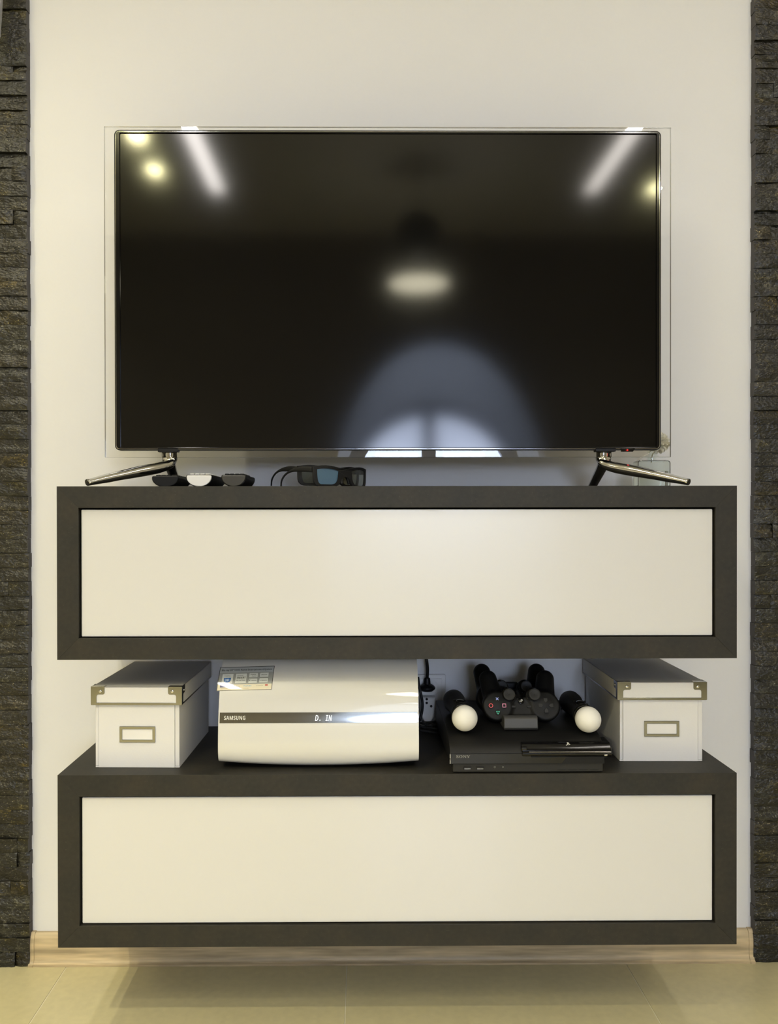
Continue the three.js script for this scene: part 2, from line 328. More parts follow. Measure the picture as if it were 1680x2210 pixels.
{
  const t = thing('pendant_lamp', 'black pendant lamp with a round glowing disc below, hanging behind the camera', 'lamp', [0.26, CEIL, 2.63]);
  part('cord', tube([V3(0, 0, 0), V3(0, -0.1, 0), V3(0, -0.24, 0)], 0.003), M.black, t);
  part('shade', lathe([[0.004, -0.22], [0.05, -0.225], [0.09, -0.26], [0.108, -0.32], [0.1, -0.38], [0.075, -0.43], [0.03, -0.45], [0.0005, -0.45]], 40), M.black, t);
  part('stem', lathe([[0.012, -0.44], [0.012, -0.545]]), M.black, t);
  part('disc', lathe([[0.0005, -0.545], [0.13, -0.548], [0.14, -0.555], [0.13, -0.562], [0.0005, -0.564]], 40), std({ color: rgb(0.8, 0.8, 0.75), emissive: rgb(1, 0.93, 0.68), emissiveIntensity: 26 }), t);
  const l = new THREE.SpotLight(rgb(1, 0.93, 0.68), PENDANT, 0, 1.3, 0.6, 2); l.position.set(0.26, CEIL - 0.58, 2.63); l.target.position.set(0.26, 0, 2.63); l.castShadow = true; l.shadow.radius = 5; l.name = 'pendant_glow'; scene.add(l, l.target);
}

// ---------------------------------------------------------------- the two hanging cabinets
const CAB = { x0: -0.5397, x1: 0.6605, zf: 0.342, th: 0.038 };
function cabinet(label, y0, y1) {
  const { x0, x1, zf, th } = CAB, t = thing('wall_cabinet', label, 'cabinet', [(x0 + x1) / 2, y0, 0], 'floating cabinets under the television');
  const hw = (x1 - x0) / 2, h = y1 - y0;
  const bar = (pts) => { const s = new THREE.Shape(pts.map(([a, b]) => new THREE.Vector2(a, b))); return metreUV(extrude(s, zf, 0.0004, 0), 1, rnd(0, 4), rnd(0, 4)); };
  part('top_panel', bar([[-hw, h], [-hw + th, h - th], [hw - th, h - th], [hw, h]]), M.laminate, t);
  part('bottom_panel', bar([[-hw, 0], [hw, 0], [hw - th, th], [-hw + th, th]]), M.laminate, t);
  part('side_panel', bar([[-hw, 0], [-hw + th, th], [-hw + th, h - th], [-hw, h]]), M.laminate, t);
  part('side_panel', bar([[hw, 0], [hw, h], [hw - th, h - th], [hw - th, th]]), M.laminate, t);
  part('back_panel', slab(-hw + th, hw - th, th, h - th, 0.002, 0.01), M.blackMatte, t);
  const iw = (hw - th) * 2 - 0.006, ih = h - 2 * th - 0.005;
  part('flap_door', extrude(roundRect(iw, ih, 0.002), 0.018, 0.0012, zf - 0.006 - 0.018), M.gloss, t, 'glossy white flap door').position.set(0, h / 2 - 0.0005, 0);
  return t;
}
cabinet('upper floating dark grey cabinet with a glossy white flap, under the television', 0.7118, 1.0172);
cabinet('lower floating dark grey cabinet with a glossy white flap, just above the skirting', 0.2044, 0.5086);
const TOP1 = 1.0172, TOP2 = 0.5086;

// ---------------------------------------------------------------- television
{
  const z = 0.235, t = thing('television', 'large black flat television with a clear border on two chrome legs', 'television', [0, TOP1, z]);
  const X = (p) => px(p, z), Y = (p) => py(p, z) - TOP1;
  const c = [X(226.5), X(1452), Y(987), Y(273.5)], b = [X(250), X(1428), Y(972), Y(284)], s = [X(262), X(1418), Y(966), Y(291)];
  const g = 0.0035;
  part('clear_border', extrude(frameShape(b[0] + 0.002, b[1] - 0.002, b[2] + 0.002, b[3] - 0.002, 0.008, c[0], c[1], c[2], c[3], 0.0012), 0.009, 0.0005, -0.012, 6), M.clear, t, 'clear plastic outer border');
  part('outer_edge', extrude(frameShape(b[0] + 0.0016, b[1] - 0.0016, b[2] + 0.0016, b[3] - 0.0016, 0.0085, b[0], b[1], b[2], b[3], 0.0095), 0.0155, 0.0003, -0.014), M.black, t);
  part('trim', extrude(frameShape(b[0] + g, b[1] - g, b[2] + g, b[3] - g, 0.007, b[0] + 0.0017, b[1] - 0.0017, b[2] + 0.0017, b[3] - 0.0017, 0.008), 0.0155, 0.0005, -0.014), M.chrome, t, 'thin chrome line around the bezel');
  part('bezel', extrude(frameShape(s[0], s[1], s[2], s[3], 0.002, b[0] + g * 0.9, b[1] - g * 0.9, b[2] + g * 0.9, b[3] - g * 0.9, 0.0065), 0.016, 0.0006, -0.0125), M.blackGloss, t);
  part('screen', slab(s[0] - 0.001, s[1] + 0.001, s[2] - 0.001, s[3] + 0.001, -0.008, 0.0005), M.screen, t);
  part('back_housing', slab(b[0] + 0.006, b[1] - 0.006, b[2] + 0.008, b[3] - 0.006, -0.04, -0.0135, 0.008), M.black, t);
  const sensor = part('sensor', extrude(new THREE.Shape([[X(1341), Y(976)], [X(1366), Y(976)], [X(1371), Y(969)], [X(1341), Y(969)]].map(([a, q]) => new THREE.Vector2(a, q))), 0.004, 0.0004, 0.0015), M.blackGloss, t);
  part('standby_light', new THREE.SphereGeometry(0.0014, 12, 8).translate(X(1354), Y(972.5), 0.0058), std({ color: rgb(0.3, 0, 0), emissive: rgb(1, 0.03, 0.02), emissiveIntensity: 1.4 }), sensor, 'red standby light');
  const lamp = new THREE.PointLight(rgb(1, 0.05, 0.05), 0.0001); lamp.position.set(X(1354), TOP1 + Y(972.5), z + 0.0095); lamp.shadow.radius = 0.1; lamp.castShadow = true; lamp.name = 'standby_glow'; scene.add(lamp);
  for (const m of [-1, 1]) {
    const x = m < 0 ? X(364) : X(1308), R = (a, h, d) => V3(x + m * a, h, d - z);
    const leg = part('leg', sweep([R(0, Y(974), 0.222), R(0, 0.055, 0.223), R(0.0015, 0.046, 0.226), R(0.012, 0.0395, 0.238), R(0.05, 0.028, 0.274), R(0.09, 0.0165, 0.306), R(0.121, 0.0068, 0.332)],
      (u) => [0.0145 - 0.0015 * smooth(0.25, 0.5, u) - 0.003 * smooth(0.6, 1, u), 0.0095 + 0.001 * smooth(0.1, 0.3, u) - 0.002 * smooth(0.4, 0.75, u) - 0.0024 * smooth(0.75, 1, u)], 60, 28), M.chrome, t, 'polished chrome leg');
    part('rear_foot', sweep([R(0, 0.049, 0.224), R(0.0015, 0.043, 0.212), R(0.008, 0.024, 0.15), R(0.016, 0.0078, 0.085)], (u) => [0.011 - 0.002 * u, 0.0085 - 0.0015 * u], 30, 22), M.darkChrome, leg);
    part('bracket', slab(x - 0.019, x + 0.019, Y(975.5), Y(968.5), -0.016, 0.0035, 0.0008), M.black, t);
  }
}

// ---------------------------------------------------------------- remote controls, glasses and bottle on the upper cabinet
function remote(label, x, z, w, h, len, body, cap, keys, capLabel, turn = 0) {
  const t = thing('remote_control', label, 'remote control', [x, TOP1, z], 'remote controls on the upper cabinet'); t.rotation.y = turn;
  const prof = (k) => {
    const s = new THREE.Shape(), a = w / 2 - k, b = h * 0.8 - k, r = 0.003;
    s.moveTo(a - r, h - k); s.lineTo(-a + r, h - k); s.quadraticCurveTo(-a, h - k, -a, h * 0.8);
    s.absellipse(0, h * 0.8, a, b, Math.PI, Math.PI * 2, false); s.quadraticCurveTo(a, h - k, a - r, h - k); return s;
  };
  part('body', extrude(prof(0), len, 0.0015, -len, 10), body, t);
  if (cap) part('end_cap', extrude(prof(0.0014), 0.006, 0.001, -0.0045, 10), cap, t, capLabel);
  for (let i = 0; i < 4; i++) for (let k = 0; k < 6; k++) part('button', box(w * 0.16, 0.0026, 0.009, (i - 1.5) * w * 0.2, h + 0.001, -0.012 - k * 0.016, 0.001), keys, t);
  return t;
}
const REM = 0.288, sR = F / (CZ - REM);
remote('all black remote control by the left television leg', px(357, REM), REM, 57 / sR, 0.0205, 0.118, M.black, null, M.blackMatte);
remote('remote control with a white front end, between two dark ones', px(430.5, REM), REM, 57 / sR, 0.0228, 0.15, M.blackMatte, M.whitePlastic, M.whitePlastic, 'white rounded front end');
remote('dark grey remote control with a dull grey front end, rightmost of the three', px(505, REM), REM, 54 / sR, 0.0226, 0.125, M.blackMatte, phys({ color: rgb(0.05, 0.047, 0.038), roughness: 0.25 }), M.blackMatte, 'olive grey front end');

const lensMat = phys({ color: rgb(0.66, 0.67, 0.6), transmission: 1, thickness: 0, roughness: 0.03, ior: 1.6 });
lensMat.iridescence = 0.0;
const lensBlue = phys({ color: rgb(0.1, 0.22, 0.34), roughness: 0.05, transmission: 0.35, thickness: 0, ior: 1.7 });
function glasses(label, x, y, z, turn, roll, lens, folded) {
  const t = thing('glasses', label, 'glasses', [x, y, z], '3D glasses on the upper cabinet'); t.rotation.set(0, turn, roll, 'YXZ');
  const L = folded ? 0.86 : 1, bend = (gm) => { const p = gm.attributes.position; for (let i = 0; i < p.count; i++) p.setZ(i, p.getZ(i) - 2.4 * p.getX(i) ** 2); gm.computeVertexNormals(); return gm; };
  const s = new THREE.Shape();
  s.moveTo(-0.0735, 0.037); s.bezierCurveTo(-0.04, 0.043, -0.03, 0.037, 0, 0.034); s.bezierCurveTo(0.03, 0.037, 0.04, 0.043, 0.0735, 0.037); s.lineTo(0.0725, 0.014); s.bezierCurveTo(0.072, 0.004, 0.066, 0, 0.056, 0); s.lineTo(0.034, 0);
  s.bezierCurveTo(0.02, 0, 0.015, 0.006, 0.0125, 0.012); s.bezierCurveTo(0.009, 0.021, -0.009, 0.021, -0.0125, 0.012); s.bezierCurveTo(-0.015, 0.006, -0.02, 0, -0.034, 0); s.lineTo(-0.056, 0); s.bezierCurveTo(-0.066, 0, -0.072, 0.004, -0.0725, 0.014); s.lineTo(-0.0735, 0.037);
  const hole = (m) => { const q = new THREE.Path(); q.moveTo(m * 0.067, 0.0325); q.bezierCurveTo(m * 0.05, 0.036, m * 0.03, 0.035, m * 0.018, 0.03); q.lineTo(m * 0.02, 0.017); q.bezierCurveTo(m * 0.022, 0.008, m * 0.028, 0.0045, m * 0.036, 0.004); q.lineTo(m * 0.056, 0.004); q.bezierCurveTo(m * 0.064, 0.004, m * 0.067, 0.008, m * 0.067, 0.0325); return q; };
  s.holes.push(hole(-1), hole(1));
  part('frame', bend(extrude(s, 0.004, 0.0008, -0.002, 10)), M.rubber, t);
  for (const m of [-1, 1]) {
    const q = new THREE.Shape(hole(m).getPoints(10)); part('lens', bend(extrude(q, 0.001, 0, -0.0005, 10)), lens[m < 0 ? 0 : 1], t, 'tinted lens');
    if (folded && m > 0) part('temple', sweep([V3(m * 0.0735, 0.031, -0.0145), V3(m * 0.071, 0.031, -0.0185 - (m > 0 ? 0.006 : 0)), V3(m * 0.05, 0.031, -0.0155 - (m > 0 ? 0.009 : 0)), V3(m * 0.01, 0.03, -0.0125 - (m > 0 ? 0.009 : 0)), V3(m * -0.02, 0.024, -0.0125 - (m > 0 ? 0.009 : 0)), V3(m * -0.036, 0.012, -0.014 - (m > 0 ? 0.009 : 0)), V3(m * -0.04, 0.003, -0.015 - (m > 0 ? 0.009 : 0))], (u) => [0.0021 - 0.0006 * u, 0.0042 - 0.0022 * smooth(0.15, 0.7, u)], 36, 12), M.rubber, t);
    else part('temple', sweep([V3(m * 0.0735, 0.031, -0.0145), V3(m * 0.0745, 0.0325, -0.014 - 0.026 * L), V3(m * 0.072, 0.031, -0.014 - 0.061 * L), V3(m * 0.068, 0.024, -0.014 - 0.088 * L), V3(m * 0.066, 0.013, -0.014 - 0.102 * L), V3(m * 0.065, 0.0025, -0.014 - 0.105 * L)], (u) => [0.0023 - 0.0008 * u, 0.0052 - 0.0032 * smooth(0.15, 0.7, u)], 36, 12), M.rubber, t);
  }
  part('nose_pad', sweep([V3(-0.0105, 0.006, 0.0005), V3(-0.007, 0.018, -0.002), V3(0, 0.0225, -0.003), V3(0.007, 0.018, -0.002), V3(0.0105, 0.006, 0.0005)], () => [0.0035, 0.0025], 20, 10), M.black, t);
  return t;
}
glasses('front pair of dark 3D glasses with a blue tinted lens facing the room', px(745, 0.25), TOP1 + 0.0003, 0.25, 0.86, 0, [lensBlue, lensMat], true);
glasses('rear pair of dark 3D glasses, its arms reaching left behind the front pair', px(718, 0.2), TOP1 + 0.004, 0.196, 0.66, -0.01, [lensMat, lensMat]);

{
  const z = 0.115, x = px(1408, z), t = thing('glass_bottle', 'clear square glass bottle half filled with liquid, behind the right television leg', 'bottle', [x, TOP1, z]);
  const w = 0.066, d = 0.034, h = py(995, z) - TOP1;
  part('body', extrude(frameShape(-w / 2 + 0.0018, w / 2 - 0.0018, 0.0035, h - 0.002, 0.0042, -w / 2, w / 2, 0, h, 0.006), d, 0.0008, -d / 2), phys({ color: rgb(0.93, 0.96, 0.94), transmission: 1, thickness: 0.003, roughness: 0.01, ior: 1.5 }), t);
  for (const m of [-1, 1]) part('pane', slab(-w / 2 + 0.0018, w / 2 - 0.0018, 0.0035, h - 0.002, m * d / 2 - 0.001, m * d / 2 + 0.001), M.glass, t);
  part('neck', lathe([[0.0095, h - 0.001], [0.0095, h + 0.006], [0.013, h + 0.0065], [0.013, h + 0.0105], [0.0095, h + 0.011], [0.0095, h + 0.02], [0.007, h + 0.02], [0.007, h - 0.001]], 28), M.glass, t);
  part('liquid', slab(-w / 2 + 0.003, w / 2 - 0.003, 0.004, py(1018, z) - TOP1, -d / 2 + 0.003, d / 2 - 0.003, 0.002), M.water, t);
  const fx = px(1421, z) - x, fy = py(957, z) - TOP1, fl = thing('flower', 'fluffy cream flower standing in the glass bottle', 'flower', [x, TOP1, z]);
  part('stem', tube([V3(0, h - 0.004, 0), V3(0.001, h + 0.012, 0), V3(fx * 0.8, fy - 0.012, 0), V3(fx, fy, 0)], 0.0012, 20, 6), std({ color: rgb(0.45, 0.42, 0.25), roughness: 0.8 }), fl);
  const petals = [];
  for (let i = 0; i < 240; i++) {
    const u = (i + 0.5) / 240, ph = Math.acos(1 - 1.75 * u), th = i * 2.39996, L = rnd(0.019, 0.0235), wd = rnd(0.0055, 0.0085), cur = rnd(-0.35, 0.5);
    const g = gridMesh(2, 4, (a, b) => [(a - 0.5) * wd * Math.sin(Math.PI * (0.12 + 0.8 * b)) * 2, L * (0.15 + 0.85 * b), cur * L * b * b + 0.0012 * Math.cos((a - 0.5) * 5)]);
    g.applyMatrix4(new THREE.Matrix4().makeRotationFromEuler(new THREE.Euler(ph, 0, 0)).premultiply(new THREE.Matrix4().makeRotationY(th))); g.translate(fx, fy, 0); petals.push(g);
  }
  part('bloom', petals, phys({ color: rgb(0.95, 0.92, 0.78), roughness: 0.95, transmission: 0.3, thickness: 0 }), fl);
  part('reed', tube([V3(-0.008, h + 0.014, 0.006), V3(-0.02, h + 0.008, 0.012), V3(-0.034, h + 0.0005, 0.018)], 0.0012, 8, 8), M.whitePlastic, t);
}

// ---------------------------------------------------------------- white storage boxes on the lower cabinet
function storageBox(label, x, z, turn, w = 0.153, h = 0.118, d = 0.255) {
  const t = thing('storage_box', label, 'box', [x, TOP2, z], 'white lidded storage boxes'); t.rotation.y = turn;
  const T = 0.0022;
  const body = part('body', [slab(-w / 2, w / 2, 0, T, -d, -0.001), slab(-w / 2, -w / 2 + T, 0.0015, h, -d, -0.0012, 0.0007), slab(w / 2 - T, w / 2, 0.0015, h, -d, -0.0012, 0.0007), slab(-w / 2, w / 2, 0.0015, h, -d, -d + T)].map((g) => metreUV(g)), M.card, t);
  part('front_panel', metreUV(slab(-w / 2 + 0.006, w / 2 - 0.0085, 0, h, -0.003, 0.0006, 0.0006)), M.card, body);
  part('corner_fold', slab(-w / 2, -w / 2 + 0.0056, 0.0025, h, -0.004, -0.0003, 0.001), M.card, body); part('corner_fold', slab(w / 2 - 0.0081, w / 2, 0.0025, h, -0.004, -0.0003, 0.001), M.card, body);
  const lw = w + 0.0105, ld = d + 0.01, y0 = h - 0.0025, y1 = y0 + 0.0318, zf = 0.0055;
  const lid = part('lid', [slab(-lw / 2, lw / 2, y1 - T, y1, zf - ld, zf, 0.0008), slab(-lw / 2, -lw / 2 + T, y0, y1, zf - ld, zf, 0.0008), slab(lw / 2 - T, lw / 2, y0, y1, zf - ld, zf, 0.0008), slab(-lw / 2, lw / 2, y0, y1, zf - T, zf, 0.0008), slab(-lw / 2, lw / 2, y0, y1, zf - ld, zf - ld + T, 0.0008)].map((g) => metreUV(g)), M.card, t);
  part('metal_rail', [slab(-lw / 2 - 0.0006, lw / 2 + 0.0006, y0 - 0.0012, y0 + 0.0034, zf - 0.002, zf + 0.0011, 0.0009), slab(-lw / 2 - 0.0006, -lw / 2 + 0.001, y0 - 0.0012, y0 + 0.0016, zf - ld, zf, 0.0004), slab(lw / 2 - 0.001, lw / 2 + 0.0006, y0 - 0.0012, y0 + 0.0016, zf - ld, zf, 0.0004)], M.nickel, lid, 'metal edge strip');
  for (const m of [-1, 1]) {
    const s = new THREE.Shape(), ah = 0.0145, aw = 0.025, vw = 0.0105, H1 = y1 - y0 + 0.0012;
    s.moveTo(0, 0); s.lineTo(0, -H1); s.lineTo(vw, -H1); s.lineTo(vw, -ah - 0.004); s.quadraticCurveTo(vw, -ah, vw + 0.004, -ah); s.lineTo(aw - 0.004, -ah); s.quadraticCurveTo(aw, -ah, aw, -ah + 0.004); s.lineTo(aw, 0); s.lineTo(0, 0);
    const fr = extrude(s, 0.0012, 0.0003, 0), sd = extrude(s, 0.0012, 0.0003, 0);
    if (m > 0) { fr.scale(-1, 1, 1); const ix = fr.index; for (let i = 0, p = fr.attributes.position, n = fr.attributes.normal; i < p.count; i += 3) for (const a of [p, n]) for (let c = 0; c < 3; c++) { const q = a.array[i * 3 + 3 + c]; a.array[i * 3 + 3 + c] = a.array[i * 3 + 6 + c]; a.array[i * 3 + 6 + c] = q; } }
    fr.translate(m * (lw / 2 + 0.0008), y1 + 0.0008, zf);
    sd.rotateY(m < 0 ? Math.PI / 2 : Math.PI / 2); sd.translate(m < 0 ? -lw / 2 - 0.0011 : lw / 2 - 0.0001, y1 + 0.0008, zf + 0.0008);
    const top = slab(-0.0125, 0.0125, 0, 0.0011, -0.0105, 0.001, 0.0004).translate(m * (lw / 2 - 0.0115), y1 - 0.0002, zf);
    const br = part('corner_bracket', [fr, sd, top], M.nickel, lid, 'polished metal corner');
    part('rivet', [new THREE.SphereGeometry(0.0032, 14, 8).scale(1, 1, 0.45).translate(m * (lw / 2 - 0.0165), y1 - 0.0078, zf + 0.0014), new THREE.SphereGeometry(0.0032, 14, 8).scale(0.45, 1, 1).translate(m * (lw / 2 + 0.0012), y1 - 0.0078, zf - 0.0165)], M.chrome, br);
  }
  const cx = 0.0005, cy = 0.0605, hold = part('label_holder', extrude(frameShape(cx - 0.0275, cx + 0.0275, cy - 0.0095, cy + 0.0095, 0.0005, cx - 0.0325, cx + 0.0325, cy - 0.0145, cy + 0.0145, 0.0008), 0.0022, 0.0005, 0.0006), M.nickel, t, 'metal label frame');
  part('label_card', slab(cx - 0.029, cx + 0.029, cy - 0.011, cy + 0.011, 0.0007, 0.0012), M.paper, hold, 'blank white card');
  return t;
}
storageBox('white lidded box with metal corners on the left, beside the white player', px(296, 0.298), 0.297, -0.024);
storageBox('white lidded box with metal corners on the right, beside the black console', px(1430, 0.27), 0.268, -0.012);

// ---------------------------------------------------------------- white home cinema player
{
  const cx = -0.0815, hw = 0.1802, t = thing('media_player', 'glossy white curved media player with a silver band, its display reading D. IN', 'media player', [cx, TOP2, 0]);
  const prof = new THREE.CatmullRomCurve3([[0.285, 0.0035], [0.3, 0.004], [0.311, 0.010], [0.3155, 0.024], [0.3168, 0.045], [0.3152, 0.07], [0.3137, 0.084], [0.3101, 0.102], [0.3017, 0.13], [0.2885, 0.158], [0.2735, 0.178], [0.256, 0.190], [0.225, 0.1945], [0.15, 0.195]].map(([z, y]) => V3(0, y, z)), false, 'centripetal').getPoints(220);
  const BUL = 0.0003, bulge = (x) => BUL * (x / hw) ** 2, lift = (x, y) => 0.0075 * (x / hw) ** 2 * (1 - smooth(0.003, 0.05, y));
  const zAt = (y) => { for (let i = 30; i < prof.length - 1; i++) if (prof[i + 1].y >= y) { const k = (y - prof[i].y) / (prof[i + 1].y - prof[i].y); return prof[i].z + k * (prof[i + 1].z - prof[i].z); } return 0.2; };
  const onFront = (x, y, lift) => [x, y, zAt(y) - bulge(x) + lift];
  const P = prof.filter((_, i) => i % 4 === 0);
  const shell = gridMesh(32, P.length - 1, (u, v) => { const q = P[Math.round(v * (P.length - 1))], x = (u * 2 - 1) * hw; return [x, q.y + lift(x, q.y), q.z - bulge(x) * smooth(0.1, 0.24, q.z)]; });
  const side = (m) => { const s = new THREE.Shape(); P.forEach((q, i) => { const zz = q.z - BUL * smooth(0.1, 0.24, q.z), yy = q.y + lift(hw, q.y); i ? s.lineTo(zz, yy) : s.moveTo(zz, yy); }); s.lineTo(0.07, 0.193); s.lineTo(0.07, 0.011); const g = new THREE.ShapeGeometry(s); g.rotateY(-Math.PI / 2); g.translate(m * hw, 0, 0); if (m > 0) { const ix = g.index.array; for (let i = 0; i < ix.length; i += 3) [ix[i], ix[i + 1]] = [ix[i + 1], ix[i]]; g.computeVertexNormals(); } return g; };
  part('front_shell', [shell, side(-1), side(1)], M.whiteGloss, t);
  part('back_shell', slab(-hw + 0.002, hw - 0.002, 0.0036, 0.193, 0.068, 0.2, 0.004), M.whiteGloss, t);
  for (const sx of [-1, 1]) part('foot', lathe([[0.0005, 0], [0.012, 0], [0.012, 0.005], [0.0005, 0.005]], 20).translate(sx * 0.13, 0, 0.24), M.rubber, t);
  // silver band
  const y0 = 0.0842, y1 = 0.1022;
  const band = part('band', join([gridMesh(40, 6, (u, v) => onFront((u * 2 - 1) * (hw - 0.0025), y0 + v * (y1 - y0), 0.0007)), gridMesh(40, 1, (u, v) => onFront((u * 2 - 1) * (hw - 0.0025), y1 + v * 0.0001, 0.0007 - v * 0.001)), gridMesh(40, 1, (u, v) => onFront((u * 2 - 1) * (hw - 0.0025), y0 - 0.0001 + v * 0.0001, -0.0003 + v * 0.001))]), std({ color: rgb(0.3, 0.3, 0.275), metalness: 1, roughness: 0.1 }), t, 'brushed silver display band');
  const wrap = (g, x, y, lift) => { const p = g.attributes.position; for (let i = 0; i < p.count; i++) p.setXYZ(i, ...onFront(p.getX(i) + x, p.getY(i) + y, lift)); g.computeVertexNormals(); return g; };
  part('brand_lettering', wrap(letters('SAMSUNG', 0.0068, font, 0.86), px(508.5, 0.3) - cx, 0.0934, 0.0011), M.printWhite, band, 'SAMSUNG in pale letters');
  part('display_lettering', wrap(letters('D. IN', 0.0098, mono, 0.74, 0.12), px(698, 0.31) - cx, 0.0926, 0.0011), std({ color: rgb(0.8, 0.85, 0.9), emissive: rgb(0.85, 0.92, 1), emissiveIntensity: 0.9 }), band, 'glowing display text D. IN');
  // feature sticker
  const cv = document.createElement('canvas'); cv.width = 920; cv.height = 460; const c = cv.getContext('2d');
  c.fillStyle = '#8f9290'; c.fillRect(0, 0, 920, 460); c.fillStyle = '#a3a8ac'; c.fillRect(0, 0, 920, 110); c.fillStyle = '#d8cfb4'; c.fillRect(0, 340, 920, 120);
  c.strokeStyle = '#22241f'; c.lineWidth = 10; c.strokeRect(4, 4, 912, 452);
  c.fillStyle = '#23282c'; c.font = 'bold 42px sans-serif'; c.fillText('Blu-ray 3D™/DVD Home Entertainment System', 34, 74, 850);
  const tile = (x, y, w, h) => { c.fillStyle = '#c9cdcb'; c.fillRect(x, y, w, h); c.strokeStyle = '#5a5e5a'; c.lineWidth = 4; c.strokeRect(x, y, w, h); };
  tile(60, 128, 190, 190); tile(286, 128, 190, 190); tile(510, 124, 150, 88); tile(690, 120, 150, 88); tile(510, 230, 150, 90); tile(690, 226, 150, 90);
  c.fillStyle = '#3a4450'; c.font = '30px sans-serif'; c.fillText('Cinema', 96, 180); c.fillStyle = '#1d5fa8'; c.beginPath(); c.moveTo(95, 205); c.lineTo(215, 205); c.lineTo(208, 275); c.quadraticCurveTo(155, 320, 102, 275); c.fill(); c.fillStyle = '#c9dcec'; c.font = 'bold 62px sans-serif'; c.fillText('3D', 113, 272, 84);
  c.fillStyle = '#30342f'; c.font = '24px sans-serif'; c.fillText('Samsung', 312, 176); c.font = 'bold 50px sans-serif'; c.fillText('SMART', 308, 228, 150); c.font = 'bold 26px sans-serif'; c.fillText('Blu-ray Player', 308, 268, 150);
  c.font = 'bold 28px sans-serif'; c.fillText('Crystal', 530, 162); c.font = '20px sans-serif'; c.fillText('Amplifier', 556, 192); c.font = 'bold 26px sans-serif'; c.fillText('allshare', 712, 172); c.font = 'bold 40px sans-serif'; c.fillText('Σ', 522, 280); c.font = 'bold 24px sans-serif'; c.fillText('remote', 560, 280); c.font = 'bold 26px sans-serif'; c.fillText('d|ipsare', 712, 280);
  c.fillStyle = '#2a2f6e'; c.fillRect(48, 350, 170, 42); c.fillStyle = '#7a7462'; c.beginPath(); c.arc(280, 372, 16, 0, 7); c.lineWidth = 6; c.strokeStyle = '#8c7a50'; c.stroke(); c.font = '26px sans-serif'; c.fillText('Picasa', 306, 382); c.fillStyle = '#5a9cc8'; c.font = 'bold 32px sans-serif'; c.fillText('YouTube', 440, 384); c.fillStyle = '#7a7462'; c.font = '22px sans-serif'; c.fillText('accuweather', 650, 380, 120); c.fillStyle = '#b8322c'; c.fillRect(800, 350, 44, 30);
  c.fillStyle = '#a48a5a'; c.fillRect(60, 418, 120, 6); c.fillRect(390, 418, 140, 6);
  const st = new THREE.CanvasTexture(cv); st.colorSpace = THREE.SRGBColorSpace; st.magFilter = THREE.LinearFilter;
  const xa = px(480, 0.25) - cx, xb = px(594, 0.262) - cx, ya = 0.1387, yb = 0.1773;
  part('sticker', join([gridMesh(16, 16, (u, v) => onFront(xa + u * (xb - xa) - 0.003 * (1 - v), ya + v * (yb - ya) + 0.0022 * u, 0.0006)), gridMesh(16, 1, (u, v) => onFront(xa + u * (xb - xa) - 0.003, ya + 0.0022 * u - 0.0001 + 0.0001 * v, 0.0006 * v))]), phys({ map: st, roughness: 0.35, clearcoat: 0.9, clearcoatRoughness: 0.03 }), t, 'grey feature sticker');
}

